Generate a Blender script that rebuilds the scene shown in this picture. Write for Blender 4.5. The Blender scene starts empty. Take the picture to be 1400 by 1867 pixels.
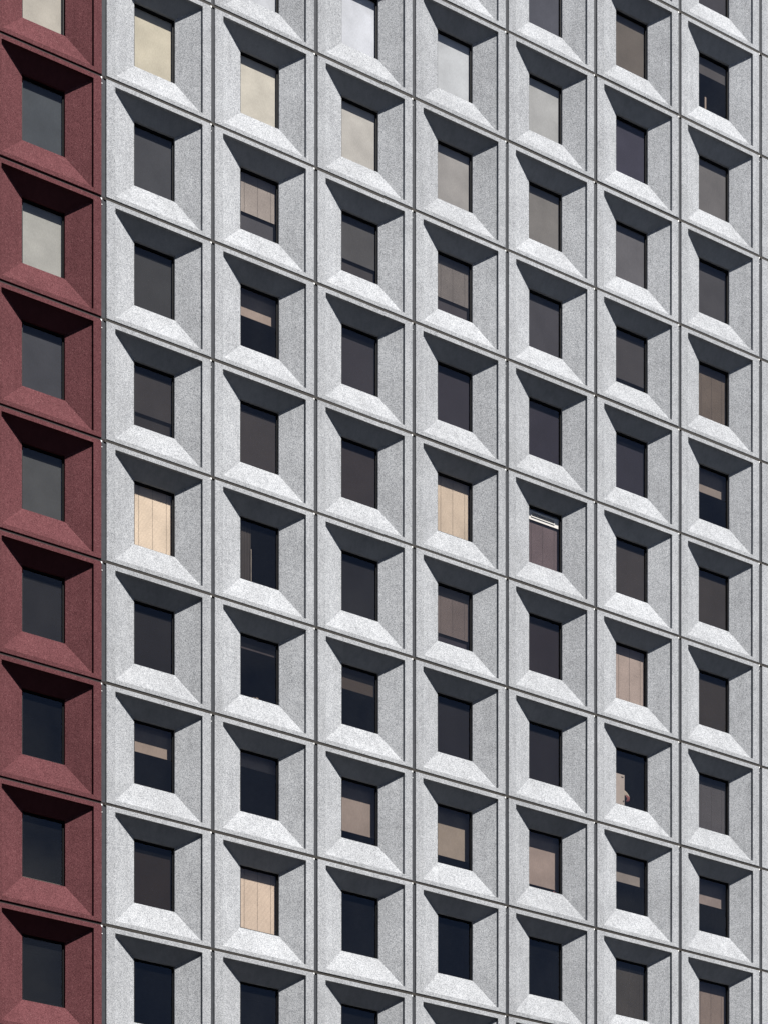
import bpy, bmesh, math, random
from mathutils import Vector
random.seed(7)
R = math.radians
scene = bpy.context.scene
COL = scene.collection

# ---------------------------------------------------------------- measures (storey height H in metres)
H = 3.5
F, PSI, D0, L0, ZC, VH = 3926.06, 0.5113, 17.7753, -2.3028, -14.6339, 3371.84
W = 0.9821 * H            # panel module width
D = 0.1035 * H            # depth of the splayed recess
RA, RB = 0.0955 * H, 0.3053 * H          # rim / opening inset from module edge (sides)
RT, RO = 0.0490 * H, 0.1704 * H          # rim / opening inset from module edge (top)
RS, RQ = 0.0482 * H, 0.2853 * H          # rim / opening inset from module edge (bottom)
GV, GH = 0.118, 0.076     # joint widths
STEP = 0.060              # small square step behind the rim
RET = 0.10                # square return round the glass
SUN_EL, SUN_AZ = R(53.5), R(23)

fwd = Vector((math.sin(PSI), math.cos(PSI), 0)); rgt = Vector((math.cos(PSI), -math.sin(PSI), 0))
CAM = -(fwd * D0 + rgt * L0) * H
CAM.z = ZC * H
def project(x, y, z):     # a point to photo pixels (1400 x 1867): only used to find which panels the photo shows
    v = Vector((x, y, z)) - CAM
    d = v.dot(fwd)
    return 700 + F * v.dot(rgt) / d, VH - F * (v.z) / d
def seen(x0, x1, z0, z1, y=0):
    p = [project(x, y, z) for x in (x0, x1) for z in (z0, z1)]
    us = [a for a, b in p]; vs = [b for a, b in p]
    return max(us) > 1 and min(us) < 1399 and max(vs) > 1 and min(vs) < 1866

# ---------------------------------------------------------------- materials
def mat(name):
    m = bpy.data.materials.new(name); m.use_nodes = True
    nt = m.node_tree
    return m, nt, nt.nodes['Principled BSDF'], nt.nodes['Material Output']
def N(nt, t, **k):
    n = nt.nodes.new(t)
    for a, b in k.items(): setattr(n, a, b)
    return n
def mixc(nt, fac, a, b, blend='MIX'):
    m = N(nt, 'ShaderNodeMix', data_type='RGBA', blend_type=blend)
    for s, v in ((m.inputs[0], fac), (m.inputs[6], a), (m.inputs[7], b)):
        if hasattr(v, 'is_output') or isinstance(v, bpy.types.NodeSocket): nt.links.new(v, s)
        else: s.default_value = v
    return m.outputs[2]
def ramp(nt, src, p0, c0, p1, c1):
    r = N(nt, 'ShaderNodeValToRGB'); nt.links.new(src, r.inputs[0])
    e = r.color_ramp.elements
    e[0].position, e[0].color = p0, c0; e[1].position, e[1].color = p1, c1
    return r.outputs[0]
def g(v, a=1): return (v, v, v, a)

def aggregate(name, lo, hi, chip, bump=0.35, speckle=1.0):
    """exposed-aggregate concrete: tiny stones of varied tone, mottling and faint rain streaks"""
    m, nt, b, out = mat(name)
    geo = N(nt, 'ShaderNodeNewGeometry'); pos = geo.outputs['Position']
    L = nt.links.new
    def noise(scale, detail=2, rough=.6, vec=pos):
        n = N(nt, 'ShaderNodeTexNoise'); n.inputs['Scale'].default_value = scale
        n.inputs['Detail'].default_value = detail; n.inputs['Roughness'].default_value = rough
        L(vec, n.inputs['Vector']); return n.outputs['Fac']
    vo = N(nt, 'ShaderNodeTexVoronoi'); vo.inputs['Scale'].default_value = 46; L(pos, vo.inputs['Vector'])
    sep = N(nt, 'ShaderNodeSeparateColor'); L(vo.outputs['Color'], sep.inputs[0])
    stone = ramp(nt, sep.outputs[0], 0.0, lo, 1.0, hi)
    fine = noise(44, 2, .8)
    c = mixc(nt, 0.60, stone, ramp(nt, fine, .36, lo, .62, hi))
    dark = ramp(nt, sep.outputs[1], .97, g(0), .99, g(.6))
    c = mixc(nt, dark, c, chip)
    if speckle < 1:
        avg = tuple((p + q) / 2 for p, q in zip(lo, hi))
        c = mixc(nt, speckle, avg, c)
    big = noise(.9, 4, .6)
    c = mixc(nt, 1.0, c, ramp(nt, big, .3, g(.86), .72, g(1.05)), 'MULTIPLY')
    mid = noise(4.5, 3, .6)
    c = mixc(nt, 1.0, c, ramp(nt, mid, .3, g(.93), .7, g(1.03)), 'MULTIPLY')
    mp = N(nt, 'ShaderNodeMapping'); mp.inputs['Scale'].default_value = (7, 7, .5); L(pos, mp.inputs['Vector'])
    st = noise(1.0, 3, .6, mp.outputs[0])
    c = mixc(nt, 1.0, c, ramp(nt, st, .34, g(.91), .56, g(1.0)), 'MULTIPLY')
    oi = N(nt, 'ShaderNodeObjectInfo')
    c = mixc(nt, 1.0, c, ramp(nt, oi.outputs['Random'], 0, g(.92), 1, g(1.04)), 'MULTIPLY')
    L(c, b.inputs['Base Color'])
    b.inputs['Roughness'].default_value = .95
    b.inputs['Specular IOR Level'].default_value = .03
    bp = N(nt, 'ShaderNodeBump'); bp.inputs['Strength'].default_value = bump; bp.inputs['Distance'].default_value = .008
    L(vo.outputs['Distance'], bp.inputs['Height'])
    L(bp.outputs[0], b.inputs['Normal'])
    return m

M = {}
M['grey'] = aggregate('grey_aggregate_concrete', (.108, .115, .127, 1), (.472, .479, .487, 1), (.08, .08, .09, 1))
M['red'] = aggregate('red_aggregate_concrete', (.038, .0115, .0135, 1), (.142, .056, .060, 1), (.18, .09, .09, 1), .35)
M['grey_soffit'] = aggregate('shade_smoothed_grey_concrete', (.108, .115, .127, 1), (.460, .467, .475, 1), (.08, .08, .09, 1), .05, .12)  # soffit copy: speckle flattened in the colour, as shade hides the grain
M['red_soffit'] = aggregate('shade_smoothed_red_concrete', (.038, .0115, .0135, 1), (.142, .056, .060, 1), (.18, .09, .09, 1), .05, .12)  # red soffit copy, its grain lost in shade put into the colour

def plain(name, col, rough=.6, spec=.4, metal=0, mott=0.15, scale=6):
    m, nt, b, out = mat(name)
    geo = N(nt, 'ShaderNodeNewGeometry')
    n = N(nt, 'ShaderNodeTexNoise'); n.inputs['Scale'].default_value = scale; n.inputs['Detail'].default_value = 4
    nt.links.new(geo.outputs['Position'], n.inputs['Vector'])
    lo = tuple(v * (1 - mott) for v in col[:3]) + (1,); hi = tuple(min(1, v * (1 + mott)) for v in col[:3]) + (1,)
    nt.links.new(ramp(nt, n.outputs['Fac'], .3, lo, .7, hi), b.inputs['Base Color'])
    b.inputs['Roughness'].default_value = rough; b.inputs['Specular IOR Level'].default_value = spec
    b.inputs['Metallic'].default_value = metal
    return m
M['seal_v'] = plain('grey_joint_sealant', (.030, .032, .037), .8, .2, scale=9)
M['seal_h'] = plain('brown_joint_sealant', (.022, .019, .016), .8, .2, scale=9)
M['seal_r'] = plain('dark_joint_sealant', (.016, .010, .010), .8, .2, scale=9)
M['dab'] = plain('white_sealant_and_glint', (.80, .80, .78), .7, .2)  # sealant, and the sun glint painted on the panel corners
M['frame'] = plain('black_metal', (.003, .003, .004), .6, .1)
M['room'] = plain('dark_room_surfaces', (.018, .018, .020), .9, .1)
M['body'] = plain('building_core', (.30, .30, .31), .9, .1)
M['block'] = plain('shading_block_wall', (.085, .095, .125), .8, .2, scale=.5)
M['cord'] = plain('grey_cord', (.10, .09, .085), .8, .2)
M['white'] = plain('white_painted_metal', (.78, .78, .76), .5, .4, mott=.04)
M['ground'] = plain('asphalt', (.036, .036, .038), .9, .2, scale=.4)
M['cabinet'] = plain('beige_laminate', (.29, .25, .225), .6, .3, mott=.05)
M['wood'] = plain('pale_wood', (.20, .145, .11), .6, .3)
M['paper'] = plain('off_white_card', (.26, .225, .19), .8, .2)
M['redplastic'] = plain('red_fabric', (.17, .05, .05), .7, .3)

# glass: tinted, mirror share from Fresnel, a thin film of dust that the sun catches
def glass(name, tint, dust):
    m, nt, b, out = mat(name); nt.nodes.remove(b); L = nt.links.new
    tr = N(nt, 'ShaderNodeBsdfTransparent'); tr.inputs[0].default_value = tint
    gl = N(nt, 'ShaderNodeBsdfGlossy'); gl.inputs['Roughness'].default_value = .015; gl.inputs[0].default_value = (.86, .90, 1.0, 1)
    df = N(nt, 'ShaderNodeBsdfDiffuse'); df.inputs[0].default_value = (.50, .50, .49, 1)
    geo = N(nt, 'ShaderNodeNewGeometry'); oi = N(nt, 'ShaderNodeObjectInfo')
    n = N(nt, 'ShaderNodeTexNoise', noise_dimensions='4D'); n.inputs['Scale'].default_value = 1.3; n.inputs['Detail'].default_value = 5
    mp = N(nt, 'ShaderNodeMapping'); mp.inputs['Scale'].default_value = (1, 1, .5)
    L(geo.outputs['Position'], mp.inputs[0]); L(mp.outputs[0], n.inputs['Vector'])
    L(oi.outputs['Random'], n.inputs['W'])
    n2 = N(nt, 'ShaderNodeTexNoise'); n2.inputs['Scale'].default_value = 45; n2.inputs['Detail'].default_value = 2
    L(geo.outputs['Position'], n2.inputs['Vector'])
    r1 = ramp(nt, n.outputs['Fac'], .3, g(.5), .75, g(1.4)); r2 = ramp(nt, n2.outputs['Fac'], .35, g(.92), .7, g(1.08))
    mu = N(nt, 'ShaderNodeMath', operation='MULTIPLY'); L(r1, mu.inputs[0]); L(r2, mu.inputs[1])
    # per-window dust: alpha of the object colour
    m2 = N(nt, 'ShaderNodeMath', operation='MULTIPLY'); L(mu.outputs[0], m2.inputs[0]); L(oi.outputs['Alpha'], m2.inputs[1])
    bp = N(nt, 'ShaderNodeBump'); bp.inputs['Strength'].default_value = .25; bp.inputs['Distance'].default_value = .002
    n3 = N(nt, 'ShaderNodeTexNoise'); n3.inputs['Scale'].default_value = .9; L(geo.outputs['Position'], n3.inputs['Vector'])
    L(n3.outputs['Fac'], bp.inputs['Height']); L(bp.outputs[0], gl.inputs['Normal'])
    a = N(nt, 'ShaderNodeMixShader'); L(m2.outputs[0], a.inputs[0]); L(tr.outputs[0], a.inputs[1]); L(df.outputs[0], a.inputs[2])
    fr = N(nt, 'ShaderNodeFresnel'); # the same 1.45 seen from either side of the pane
    io = N(nt, 'ShaderNodeMapRange'); L(geo.outputs['Backfacing'], io.inputs[0]); io.inputs[3].default_value = 1.45; io.inputs[4].default_value = 1 / 1.45
    L(io.outputs[0], fr.inputs['IOR'])
    c = N(nt, 'ShaderNodeMixShader'); L(fr.outputs[0], c.inputs[0]); L(a.outputs[0], c.inputs[1]); L(gl.outputs[0], c.inputs[2])
    L(c.outputs[0], out.inputs['Surface'])
    return m
M['glass'] = glass('tinted_window_glass', (.80, .78, .76, 1), .02)

# blinds: the cloth colour is the object's colour
def blind_mat(name, slat):
    m, nt, b, out = mat(name); L = nt.links.new
    oi = N(nt, 'ShaderNodeObjectInfo'); geo = N(nt, 'ShaderNodeNewGeometry')
    n = N(nt, 'ShaderNodeTexNoise'); n.inputs['Scale'].default_value = 1.4; n.inputs['Detail'].default_value = 4
    L(geo.outputs['Position'], n.inputs['Vector'])
    c = mixc(nt, 1.0, oi.outputs['Color'], ramp(nt, n.outputs['Fac'], .3, g(.84), .7, g(1.08)), 'MULTIPLY')
    n2 = N(nt, 'ShaderNodeTexNoise'); n2.inputs['Scale'].default_value = 40; n2.inputs['Detail'].default_value = 2
    mp = N(nt, 'ShaderNodeMapping'); mp.inputs['Scale'].default_value = (.25, 1, 3) if slat else (1, 1, .35)
    L(geo.outputs['Position'], mp.inputs[0]); L(mp.outputs[0], n2.inputs['Vector'])
    c = mixc(nt, 1.0, c, ramp(nt, n2.outputs['Fac'], .35, g(.92 if slat else .95), .65, g(1.05)), 'MULTIPLY')
    L(c, b.inputs['Base Color']); b.inputs['Roughness'].default_value = .8; b.inputs['Specular IOR Level'].default_value = .1
    return m
M['roller'] = blind_mat('roller_blind_cloth', False)
M['slats'] = blind_mat('slatted_blind_vanes', True)

# ---------------------------------------------------------------- mesh helpers
def link(name, bm, m, parent=None, loc=None, smooth=False):
    me = bpy.data.meshes.new(name); bm.to_mesh(me); bm.free()
    for x in (m if isinstance(m, (list, tuple)) else [m]): me.materials.append(x)
    o = bpy.data.objects.new(name, me); COL.objects.link(o)
    if parent: o.parent = parent
    if loc: o.location = loc
    if smooth:
        for p in me.polygons: p.use_smooth = True
    return o
def box(bm, x0, x1, y0, y1, z0, z1, mi=0):
    v = [bm.verts.new((x, y, z)) for x in (x0, x1) for y in (y0, y1) for z in (z0, z1)]
    for f in ((0, 1, 3, 2), (4, 6, 7, 5), (0, 4, 5, 1), (2, 3, 7, 6), (0, 2, 6, 4), (1, 5, 7, 3)):
        fc = bm.faces.new([v[i] for i in f]); fc.material_index = mi
def ring(bm, l, r, t, b, y):     # l,r insets from left/right; t,b from top/bottom of module
    return [bm.verts.new(p) for p in ((l, y, -t), (W - r, y, -t), (W - r, y, -H + b), (l, y, -H + b))]
def bridge(bm, A, B):
    for i in range(4):
        j = (i + 1) % 4
        bm.faces.new((A[i], A[j], B[j], B[i]))

def panel_mesh(extra_right=0.0, seed=0):
    """one precast panel: chamfered edges, flat rim, square step, four splayed faces, square return"""
    rnd = random.Random(seed)
    bm = bmesh.new(); hv, hh = GV / 2, GH / 2; er = extra_right
    c = .010
    specs = [(hv, hv + er, hh, hh, .20), (hv, hv + er, hh, hh, c), (hv + c, hv + er + c, hh + c, hh + c, 0),
             (RA, RA, RT, RS, 0), (RA + .006, RA + .006, RT + .006, RS + .006, STEP),
             (RB, RB, RO, RQ, D), (RB, RB, RO, RQ, D + RET + .06), (RB - .08, RB - .08, RO - .08, RQ - .08, D + RET + .06)]
    rs = [ring(bm, *s) for s in specs]
    for a, b in zip(rs, rs[1:]): bridge(bm, a, b)
    bm.normal_update()
    bmesh.ops.recalc_face_normals(bm, faces=bm.faces)
    # make sure the front rim looks outwards
    f = [f for f in bm.faces if abs(f.calc_center_median().y) < 1e-6]
    if f and f[0].normal.y > 0: bmesh.ops.reverse_faces(bm, faces=bm.faces)
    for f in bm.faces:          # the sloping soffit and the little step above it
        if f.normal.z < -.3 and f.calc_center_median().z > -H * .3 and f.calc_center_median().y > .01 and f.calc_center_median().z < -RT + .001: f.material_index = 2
    # white sealant dab at top right corner, painting the bevel's glint too; another lower
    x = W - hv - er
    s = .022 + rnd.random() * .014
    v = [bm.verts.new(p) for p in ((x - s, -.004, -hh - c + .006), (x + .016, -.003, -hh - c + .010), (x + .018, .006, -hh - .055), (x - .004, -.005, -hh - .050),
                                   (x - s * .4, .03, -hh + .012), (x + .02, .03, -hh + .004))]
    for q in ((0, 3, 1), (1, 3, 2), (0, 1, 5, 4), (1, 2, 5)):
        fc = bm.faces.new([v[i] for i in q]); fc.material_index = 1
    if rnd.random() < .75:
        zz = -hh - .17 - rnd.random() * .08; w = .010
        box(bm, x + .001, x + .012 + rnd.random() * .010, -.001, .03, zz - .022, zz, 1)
    return bm

# ---------------------------------------------------------------- the building
tower = bpy.data.objects.new('office_tower', None); COL.objects.link(tower)
GROUND = CAM.z - 1.65
tower.location = (0, 0, GROUND)
tower['label'] = 'office tower of grey speckled concrete panels with recessed windows and one dark red bay'
tower['category'] = 'building'
OFF = -GROUND             # children are placed in world heights by adding OFF

protos = [panel_mesh(0, s) for s in range(5)]
pm = []
for k, b in enumerate(protos):
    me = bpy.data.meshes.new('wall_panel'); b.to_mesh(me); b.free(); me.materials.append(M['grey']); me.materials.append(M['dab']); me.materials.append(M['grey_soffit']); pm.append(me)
rm = []
for s in range(3):
    b = panel_mesh(.030, 20 + s); me = bpy.data.meshes.new('wall_panel'); b.to_mesh(me); b.free()
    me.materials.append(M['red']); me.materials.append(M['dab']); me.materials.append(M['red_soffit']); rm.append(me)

# window frame, glass pane
def frame_mesh():
    bm = bmesh.new(); fw = .045; y0, y1 = D + RET - .035, D + RET + .045
    x0, x1, z1, z0 = RB + .001, W - RB - .001, -RO - .001, -H + RQ + .001
    box(bm, x0, x0 + fw, y0, y1, z0, z1); box(bm, x1 - fw, x1, y0, y1, z0, z1)
    box(bm, x0 + fw, x1 - fw, y0, y1, z1 - fw, z1); box(bm, x0 + fw, x1 - fw, y0, y1, z0, z0 + fw)
    me = bpy.data.meshes.new('window_frame'); bm.to_mesh(me); bm.free(); me.materials.append(M['frame']); return me
FW = .045
GY = D + RET + .005
def pane_mesh():
    bm = bmesh.new()
    x0, x1, z1, z0 = RB + FW - .004, W - RB - FW + .004, -RO - FW + .004, -H + RQ + FW - .004
    v = [bm.verts.new(p) for p in ((x0, GY, z0), (x1, GY, z0), (x1, GY, z1), (x0, GY, z1))]
    bm.faces.new(v); bm.normal_update()
    if next(iter(bm.faces)).normal.y > 0: bmesh.ops.reverse_faces(bm, faces=bm.faces)      # faces the street
    me = bpy.data.meshes.new('window'); bm.to_mesh(me); bm.free(); me.materials.append(M['glass']); return me
FRAME, PANE = frame_mesh(), pane_mesh()
OX0, OX1, OZ1, OZ0 = RB, W - RB, -RO, -H + RQ          # the opening, panel-local
OW, OH = OX1 - OX0, OZ1 - OZ0

def blind_mesh(kind, y, x0, x1, z0, z1):
    bm = bmesh.new()
    if kind == 'slat':
        n = max(3, int((z1 - z0) / .035)); dz = (z1 - z0) / n
        prev = None
        for i in range(n):
            a, b = z1 - i * dz, z1 - (i + 1) * dz
            q = [bm.verts.new(p) for p in ((x0, y, a), (x1, y, a), (x1, y - .004, b), (x0, y - .004, b))]
            bm.faces.new(q)
            if prev: bm.faces.new((prev[3], prev[2], q[1], q[0]))
            prev = q
    else:
        box(bm, x0, x1, y, y + .006, z0, z1)
        box(bm, x0, x1, y - .006, y + .012, z0 - .012, z0 + .014)
    return bm
def cords(bm, y, xs, z0, z1):
    for x in xs: box(bm, x - .002, x + .002, y - .018, y - .014, z0, z1)

def lin(c):
    c /= 255.
    return c / 12.92 if c <= .04045 else ((c + .055) / 1.055) ** 2.4
# what the photograph shows in each window (column, row): kind, colour seen, drop as share of the opening, distance behind the glass
# kinds: R roller, S slatted, P pale panel with gaps, B band (blind drawn part way), N nothing
WIN = {
 (-1,-1): ('R', (184,178,166), 1, .03), (-1,0): ('R', (72,77,82), 1, .02), (-1,1): ('R', (166,165,158), 1, .03), (-1,2): ('R', (66,68,74), 1, .02),
 (-1,3): ('R', (76,78,80), 1, .03), (-1,4): ('R', (35,38,46), 1, .02), (-1,5): ('N',), (-1,6): ('N',), (-1,7): ('N',),
 (0,-1): ('R', (196,188,168), 1, .03), (0,0): ('R', (68,70,75), 1, .02), (0,1): ('R', (58,60,64), 1, .02), (0,2): ('R', (57,56,60), .74, .02),
 (0,3): ('S', (228,208,184), 1, .05), (0,4): ('R', (37,39,46), 1, .02), (0,5): ('R', (146,131,120), .42, .17), (0,6): ('R', (43,41,45), 1, .05), (0,7): ('N',),
 (1,-2): ('R', (200,202,204), 1, .03), (1,-1): ('R', (196,190,176), 1, .03), (1,0): ('S', (160,150,142), .64, .05), (1,1): ('R', (150,135,125), .40, .17),
 (1,2): ('R', (58,56,60), 1, .02), (1,3): ('C', (66,63,64), .33, .06), (1,4): ('R', (66,62,66), .20, .06), (1,5): ('R', (172,155,142), .20, .17), (1,6): ('S', (208,188,168), 1, .06), (1,7): ('N',),
 (2,-2): ('R', (206,208,211), 1, .03), (2,-1): ('R', (182,178,170), 1, .03), (2,0): ('R', (78,78,80), .74, .02), (2,1): ('R', (52,52,60), 1, .05), (2,2): ('R', (53,51,56), 1, .02),
 (2,3): ('R', (34,36,46), 1, .02), (2,4): ('R', (68,62,61), .36, .06), (2,5): ('R', (138,125,117), .80, .17), (2,6): ('N',), (2,7): ('N',),
 (3,-2): ('R', (190,192,192), 1, .03), (3,-1): ('R', (150,147,143), 1, .03), (3,0): ('S', (116,110,107), .72, .05), (3,1): ('R', (51,51,60), 1, .02),
 (3,2): ('S', (198,180,160), 1, .06), (3,3): ('S', (104,94,92), .80, .06), (3,4): ('R', (35,36,46), 1, .02), (3,5): ('R', (138,126,115), .79, .17), (3,6): ('N',), (3,7): ('N',),
 (4,-3): ('R', (78,80,88), 1, .02), (4,-2): ('R', (168,168,165), 1, .03), (4,-1): ('R', (118,115,112), 1, .03), (4,0): ('R', (66,66,72), 1, .02), (4,1): ('R', (47,47,58), 1, .02),
 (4,2): ('V', (104,92,95), 1, .08), (4,3): ('R', (43,42,50), 1, .02), (4,4): ('R', (36,36,46), 1, .02), (4,5): ('R', (142,127,119), .88, .15), (4,6): ('N',),
 (5,-3): ('R', (98,92,87), 1, .03), (5,-2): ('R', (60,60,73), 1, .02), (5,-1): ('R', (96,95,98), 1, .02), (5,0): ('R', (65,64,68), .86, .03), (5,1): ('R', (46,47,58), 1, .05), (5,2): ('R', (59,57,60), 1, .02),
 (5,3): ('S', (168,152,142), 1, .05), (5,4): ('N',), (5,5): ('R', (126,118,112), .43, .17), (5,6): ('S', (66,64,64), 1, .05),
 (6,-4): ('R', (62,62,68), 1, .02), (6,-3): ('R', (76,74,76), .32, .04), (6,-2): ('R', (100,98,98), 1, .02), (6,-1): ('R', (68,68,72), 1, .05), (6,0): ('S', (104,94,87), 1, .05),
 (6,1): ('R', (130,119,112), .40, .17), (6,2): ('R', (57,55,57), 1, .02), (6,3): ('R', (53,51,53), 1, .02), (6,4): ('S', (80,78,81), 1, .05), (6,5): ('R', (130,118,113), .43, .17), (6,6): ('S', (124,111,104), 1, .08),
}
KB = 1.0                  # display radiance per unit blind albedo behind the glass (sunlit)
REFL = (.012, .015, .022)   # what the glass adds
def albedo(c):
    return tuple(max(.004, min(.9, (lin(v) - r) / KB / q)) for v, r, q in zip(c, REFL, (1.04, .99, .92))) + (1,)

count_p = count_w = 0
ipn = 0
spare = []
for ci in range(-2, 10):
    for ri in range(-6, 10):
        x0, zt = ci * W, -ri * H
        vis = seen(x0 + GV / 2, x0 + W - GV / 2, zt - H, zt)
        if not vis or ci < -1:
            if -2 <= ci <= 9: spare.append((ci, ri))
            continue
        me = random.choice(rm if ci == -1 else pm)
        o = bpy.data.objects.new('wall_panel', me); COL.objects.link(o)
        o.parent = tower; o.location = (x0 + random.uniform(-.006, .006), random.uniform(-.004, .004), zt + OFF + random.uniform(-.005, .005))
        o.rotation_euler = (random.uniform(-.0008, .0008), random.uniform(-.0012, .0012), 0)
        if ci == -1: o['label'] = 'dark red speckled concrete panel'
        count_p += 1
        if not seen(x0 + OX0, x0 + OX1, zt + OZ0, zt + OZ1, D): 
            continue
        count_w += 1
        w = bpy.data.objects.new('window', PANE); COL.objects.link(w); w.parent = tower; w.location = (x0, 0, zt + OFF)
        w.rotation_euler = (0, 0, 0)
        spec = WIN.get((ci, ri), ('N',))
        w.color = (1, 1, 1, random.uniform(.004, .009))
        fr = bpy.data.objects.new('window_frame', FRAME); COL.objects.link(fr); fr.parent = w
        k = spec[0]
        if k != 'N':
            lit = sum(spec[1]) > 300
            if k == 'V': w['label'] = 'window with a white vent panel across its head'
            elif k == 'S' and lit: w['label'] = 'window with a sunlit beige slatted blind'
            elif k == 'R' and spec[2] < .5 and lit: w['label'] = 'window with a brown blind drawn part way'
            elif k == 'R' and spec[1][0] > 145 and spec[2] == 1: w['label'] = 'window with a pale blind drawn fully'
            elif k == 'R' and lit: w['label'] = 'window with a brown roller blind'
        if k == 'N': continue
        col, drop, off = spec[1:4]
        y = GY + off
        xa, xb = OX0 - off * .2 - .02, OX1 + .05
        top = OZ1 + .06; bot = OZ1 - OH * drop if drop < 1 else OZ0 - .02
        if k == 'C':       # one stretch of curtain at the left
            bm = bmesh.new(); xr = OX0 + OW * drop; n = 10
            pts = [(xa + (xr - xa) * i / n, y + .012 * (i % 2)) for i in range(n + 1)]
            for (xq, yq), (xs, ys) in zip(pts, pts[1:]):
                bm.faces.new([bm.verts.new(p) for p in ((xq, yq, OZ0 - .02), (xs, ys, OZ0 - .02), (xs, ys, top), (xq, yq, top))])
            bl = link('curtain', bm, M['roller'], w); bl.color = albedo(col); bl['label'] = 'narrow grey curtain'
            bm = bmesh.new(); box(bm, xr - .012, xr + .010, y - .03, y - .02, OZ0 - .02, OZ0 + OH * .56)
            cb = link('curtain_wand', bm, M['paper'], w)
            continue
        kind = 'slat' if k in 'SV' else 'roll'
        bl = link('slatted_blind' if kind == 'slat' else 'roller_blind', blind_mesh(kind, y, xa, xb, bot, top), M['slats' if kind == 'slat' else 'roller'], w)
        bl.color = albedo(col)
        under = {(1, 0): (76, 76, 81), (2, 0): (64, 63, 67), (3, 0): (64, 62, 68), (0, 2): (48, 48, 53), (5, 0): (50, 50, 55), (3, 3): (50, 49, 58)}.get((ci, ri))
        if under:          # a darker screen shade hanging behind the shorter blind
            sh = link('screen_shade', blind_mesh('roll', y + .05, xa - .02, xb, OZ0 - .05, top), M['roller'], w); sh.color = albedo(under)
        if kind == 'slat':
            bm = bmesh.new(); cords(bm, y, [OX0 + OW * f for f in (.16, .50, .84)], bot, top)
            link('blind_cord', bm, M['cord'], w)
        if k == 'V':       # white ventilation panel across the head of the glass
            bm = bmesh.new(); yv = GY + .03
            z1, z0 = OZ1 - .10, OZ1 - .40
            ga, gb = OX0 + .16, OX1 - .22
            box(bm, OX0, ga, yv, yv + .02, z0, z1); box(bm, gb, OX1, yv, yv + .02, z0, z1)
            box(bm, ga, gb, yv, yv + .02, z1 - .05, z1); box(bm, ga, gb, yv, yv + .02, z0, z0 + .09)
            link('vent_panel', bm, M['white'], w)
            bm = bmesh.new()
            zz0, zz1 = z0 + .09, z1 - .05
            box(bm, ga, gb, yv - .02, yv - .002, zz1 - .018, zz1 + .006); box(bm, ga, gb, yv - .02, yv - .002, zz0 - .006, zz0 + .018)
            box(bm, ga, ga + .02, yv - .02, yv - .002, zz0 + .018, zz1 - .018); box(bm, gb - .02, gb, yv - .02, yv - .002, zz0 + .018, zz1 - .018)
            for q in range(3):
                zc = zz0 + (zz1 - zz0) * (q + 1) / 4
                box(bm, ga + .02, gb - .02, yv - .008, yv + .012, zc - .004, zc + .004)
            box(bm, ga + .02, gb - .02, yv + .030, yv + .034, zz0, zz1, 1)
            link('vent_grille', bm, [M['white'], M['frame']], w)
print('panels', count_p, 'windows', count_w)

# panels beyond the frame: one ring so that a step to the side still meets wall
keep = [(c, r) for c, r in spare if any(((c + a, r + b) not in spare) and -1 <= c + a <= 8 and -6 <= r + b <= 9 for a in (-1, 0, 1) for b in (-1, 0, 1))]
bm = bmesh.new()
for c, r in keep:
    me = rm[0] if c == -1 else pm[0]
    n0 = len(bm.verts); bm.from_mesh(me); bm.verts.ensure_lookup_table()
    for v in bm.verts[n0:]: v.co += Vector((c * W, 0, -r * H + OFF))
    if c == -1:
        bm.faces.ensure_lookup_table()
    bm.verts.ensure_lookup_table()
o = link('outer_wall_panels', bm, [M['grey'], M['dab'], M['grey_soffit']], tower); o['kind'] = 'stuff'
o.hide_render = False

# joint sealant
XL, XR, ZT, ZB = -2 * W, 10 * W, 6 * H, -10 * H
for c in range(-1, 10):
    bm = bmesh.new(); box(bm, c * W - GV / 2 - .035, c * W + GV / 2 + .002, .0375, .060, ZB + OFF, ZT + OFF)
    link('vertical_joint_seal', bm, M['seal_v'], tower)
for r in range(-5, 10):
    bm = bmesh.new(); box(bm, -W, -.01, .030, .0368, -r * H - GH / 2 - .002 + OFF, -r * H + GH / 2 + .002 + OFF)
    link('horizontal_joint_seal', bm, M['seal_r'], tower)
    bm = bmesh.new(); box(bm, 0, XR, .014, .037, -r * H - GH / 2 - .002 + OFF, -r * H + GH / 2 + .002 + OFF)
    link('horizontal_joint_seal', bm, M['seal_h'], tower)

# rooms behind: floors and a back wall, and the closed body of the building
bm = bmesh.new()
for r in range(-6, 11):
    box(bm, XL, XR, D + RET + .17, 2.6, -r * H - .16 + OFF, -r * H + .16 + OFF)
for c in range(-2, 11):
    box(bm, c * W - .05, c * W + .05, D + RET + .17, 2.598, ZB + OFF, ZT + OFF)
link('room_partition', bm, M['room'], tower)
bm = bmesh.new(); box(bm, XL, XR, 2.605, 16, ZB + OFF - .2, ZT + OFF + .2); link('building_core', bm, M['room'], tower)
bm = bmesh.new(); box(bm, XL, XR, .30, 16, .02, ZB + OFF - .21); link('lower_storeys', bm, M['body'], tower)
bm = bmesh.new(); box(bm, XL, XR, .22, 16, ZT + OFF + .21, ZT + OFF + 3); link('roof', bm, M['body'], tower)

# ground
bm = bmesh.new()
v = [bm.verts.new(p) for p in ((-1500, -1500, 0), (1500, -1500, 0), (1500, 1500, 0), (-1500, 1500, 0))]; bm.faces.new(v)
go = link('ground', bm, M['ground'], None, (0, 0, GROUND)); go['kind'] = 'structure'

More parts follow.
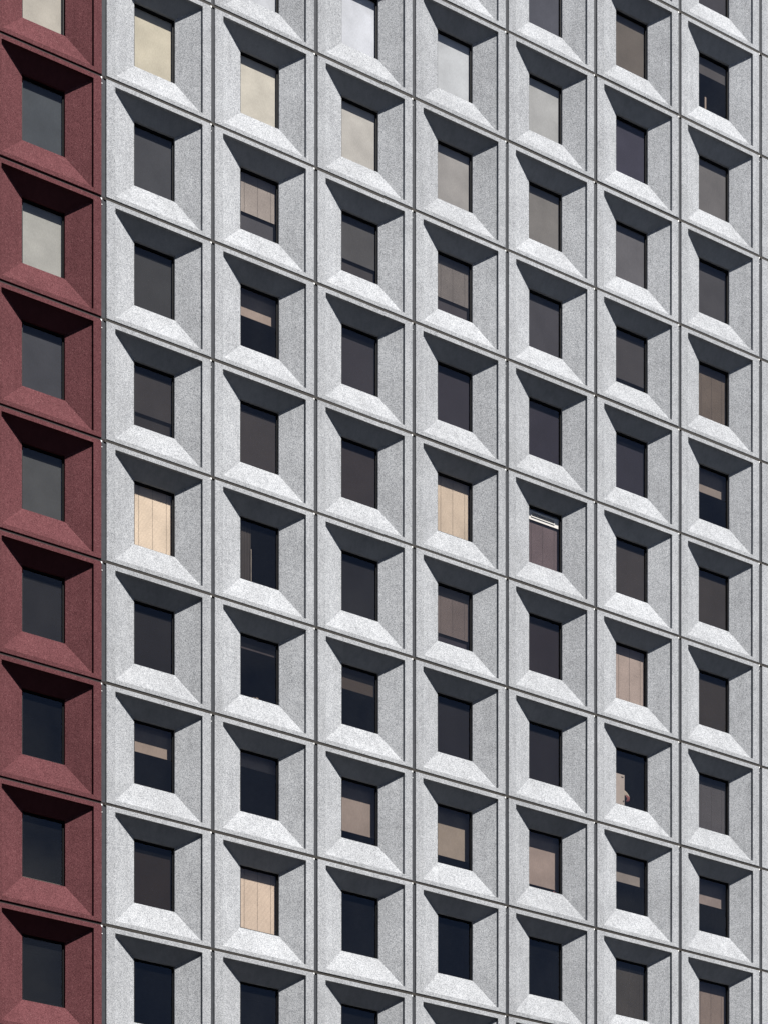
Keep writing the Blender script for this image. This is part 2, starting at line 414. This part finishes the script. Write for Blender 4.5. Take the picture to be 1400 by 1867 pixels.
# unseen block added behind the camera to shade the street and darken pane reflections
blk = bpy.data.objects.new('shading_block', None); COL.objects.link(blk); blk.location = (10, -66, GROUND)
blk['label'] = 'unseen long grey block added across the street for shade and reflections, low middle wing'; blk['category'] = 'office block'
for X0, X1, BH in ((-140, 11, 84), (11.3, 112, 33), (112.3, 190, 84)):
    bm = bmesh.new(); box(bm, X0, X1, -30, 0, .01, BH); link('wall', bm, M['block'], blk)
    bm = bmesh.new(); n = int(BH / 3.5); k = int((X1 - X0) / 5)
    for i in range(1, n): box(bm, X0 + .1, X1 - .1, .003, .25, i * 3.5 - .9, i * 3.5)
    for i in range(k + 1): box(bm, X0 + .3 + i * 5, X0 + .8 + i * 5, .251, .5, .02, BH - .5)
    link('floor_bands', bm, M['block'], blk)
bm = bmesh.new()
for x0, x1, h in ((-96, -78, 9), (-46, -34, 5), (-12, 0, 14), (126, 140, 11)): box(bm, x0, x1, -22, -4, 84.01, 84 + h)
link('shading_block_top', bm, M['block'], blk)

# ---------------------------------------------------------------- things standing behind the glass
def thing(name, bm, m, label, cat, ci, ri, smooth=False):
    o = link(name, bm, m, None, (ci * W, 0, -ri * H), smooth); o['label'] = label; o['category'] = cat; return o
yb = GY + .10
bm = bmesh.new()          # tall cabinet at the left of the window in the sixth grey column
cx = OX0 + OW * .385
box(bm, OX0 - .25, cx, yb + .01, yb + .5, OZ0 - .25, OZ0 + OH * .60)
box(bm, OX0 - .245, cx - .035, yb, yb + .0095, OZ0 - .24, OZ0 + OH * .585)
box(bm, cx - .14, cx - .05, yb - .006, yb - .0005, OZ0 + OH * .545, OZ0 + OH * .56, 1)
box(bm, cx - .06, cx - .035, yb - .02, yb - .0005, OZ0 + OH * .13, OZ0 + OH * .145, 1)
thing('cabinet', bm, [M['cabinet'], M['frame']], 'tall beige cabinet standing behind the glass at the left side of a dark window', 'cabinet', 5, 4)
bm = bmesh.new()          # rounded beige cushion with red patch
bmesh.ops.create_uvsphere(bm, u_segments=24, v_segments=16, radius=1)
for v in bm.verts:
    v.co = Vector((cx + .02 + v.co.x * .27, yb + .12 + v.co.y * .07, OZ0 + OH * .27 + v.co.z * .20 - .05 * v.co.x))
for f in bm.faces:
    cc = f.calc_center_median()
    if cc.z < OZ0 + OH * .275: f.material_index = 1 if cc.x > cx + .12 else 2
thing('cushion', bm, [M['paper'], M['redplastic'], M['frame']], 'small rounded beige cushion with a red corner beside the tall cabinet', 'cushion', 5, 4, True)
bm = bmesh.new(); xx = OX0 + OW * .31
box(bm, xx - .035, xx + .03, GY + .05, GY + .075, OZ0 - .1, OZ0 + OH * .30)
thing('wooden_board', bm, M['wood'], 'upright pale wooden board behind the glass of a dark top right window', 'board', 6, -3)
bm = bmesh.new()
box(bm, OX0 + .05, OX0 + .085, GY + .05, GY + .08, OZ0 - .1, OZ0 + OH * .20)
thing('wooden_rod', bm, M['wood'], 'short upright pale rod in the left corner of a dark window', 'rod', 1, 4)
bm = bmesh.new()
for i in range(4): box(bm, OX0 + .40 + i * .10, OX0 + .48 + i * .10, GY + .05, GY + .22, OZ0 - .02, OZ0 + .10 + .02 * ((i * 7) % 3))
thing('papers', bm, M['paper'], 'row of pale folders on the inner sill of a dark window', 'folders', 1, 4)
bm = bmesh.new(); box(bm, OX1 - .26, OX1 - .20, GY + .05, GY + .12, OZ0, OZ0 + .12); box(bm, OX1 - .18, OX1 - .13, GY + .06, GY + .12, OZ0, OZ0 + .11)
thing('red_mug', bm, M['redplastic'], 'tiny red mug in the lower right corner below a brown blind', 'mug', 4, 5)
bm = bmesh.new(); box(bm, OX1 - .62, OX1 - .30, GY + .05, GY + .15, OZ0 - .02, OZ0 + .085)
thing('box', bm, M['wood'], 'small pinkish box on the inner sill beneath a half drawn grey blind', 'box', 3, 0)
bm = bmesh.new(); box(bm, OX0 - .1, OX1 - .10, GY + .06, GY + .30, OZ0 - .03, OZ0 + .10)
thing('storage_box', bm, M['paper'], 'long low beige box lying along the sill of a red bay window', 'box', -1, 6)

# ---------------------------------------------------------------- light
sd = Vector((math.sin(SUN_AZ) * math.cos(SUN_EL), -math.cos(SUN_AZ) * math.cos(SUN_EL), math.sin(SUN_EL)))
sun = bpy.data.lights.new('sun', 'SUN'); sun.energy = 5.0; sun.angle = R(.5); sun.color = (1.0, .975, .945)
so = bpy.data.objects.new('sun', sun); COL.objects.link(so); so.rotation_euler = sd.to_track_quat('Z', 'Y').to_euler()
so.location = (-20, -60, 60)
world = bpy.data.worlds.new('World'); scene.world = world; world.use_nodes = True
nt = world.node_tree
sky = nt.nodes.new('ShaderNodeTexSky'); sky.sky_type = 'NISHITA'; sky.sun_disc = False
sky.sun_elevation = SUN_EL; sky.sun_rotation = math.pi - SUN_AZ; sky.air_density = .5; sky.dust_density = .1
tc = nt.nodes.new('ShaderNodeTexCoord'); cn = nt.nodes.new('ShaderNodeTexNoise'); cn.inputs['Scale'].default_value = 3.2
cn.inputs['Detail'].default_value = 7; cn.inputs['Roughness'].default_value = .58; cn.inputs['Distortion'].default_value = .4
cm = nt.nodes.new('ShaderNodeMapping'); cm.inputs['Scale'].default_value = (1, 1, 1.8); cm.inputs['Location'].default_value = (.4, .2, .7)
nt.links.new(tc.outputs['Generated'], cm.inputs[0]); nt.links.new(cm.outputs[0], cn.inputs['Vector'])
cov = ramp(nt, cn.outputs['Fac'], .50, g(0), .68, g(1))
nt.links.new(mixc(nt, cov, sky.outputs[0], (7.5, 7.6, 7.8, 1)), nt.nodes['Background'].inputs[0]); nt.nodes['Background'].inputs[1].default_value = .05

# ---------------------------------------------------------------- camera
cam = bpy.data.cameras.new('camera'); co = bpy.data.objects.new('camera', cam); COL.objects.link(co)
co.location = CAM; co.rotation_euler = (R(90), 0, -PSI)
cam.sensor_fit = 'VERTICAL'; cam.sensor_height = 24; cam.lens = 24 * F / 1867
cam.shift_y = (VH - 933.5) / 1867; cam.clip_end = 5000; cam.clip_start = .5
scene.camera = co
scene.view_settings.view_transform = 'Standard'; scene.view_settings.look = 'None'
scene.view_settings.exposure = 1.17; scene.view_settings.gamma = 1
scene.cycles.max_bounces = 8; scene.cycles.transparent_max_bounces = 12
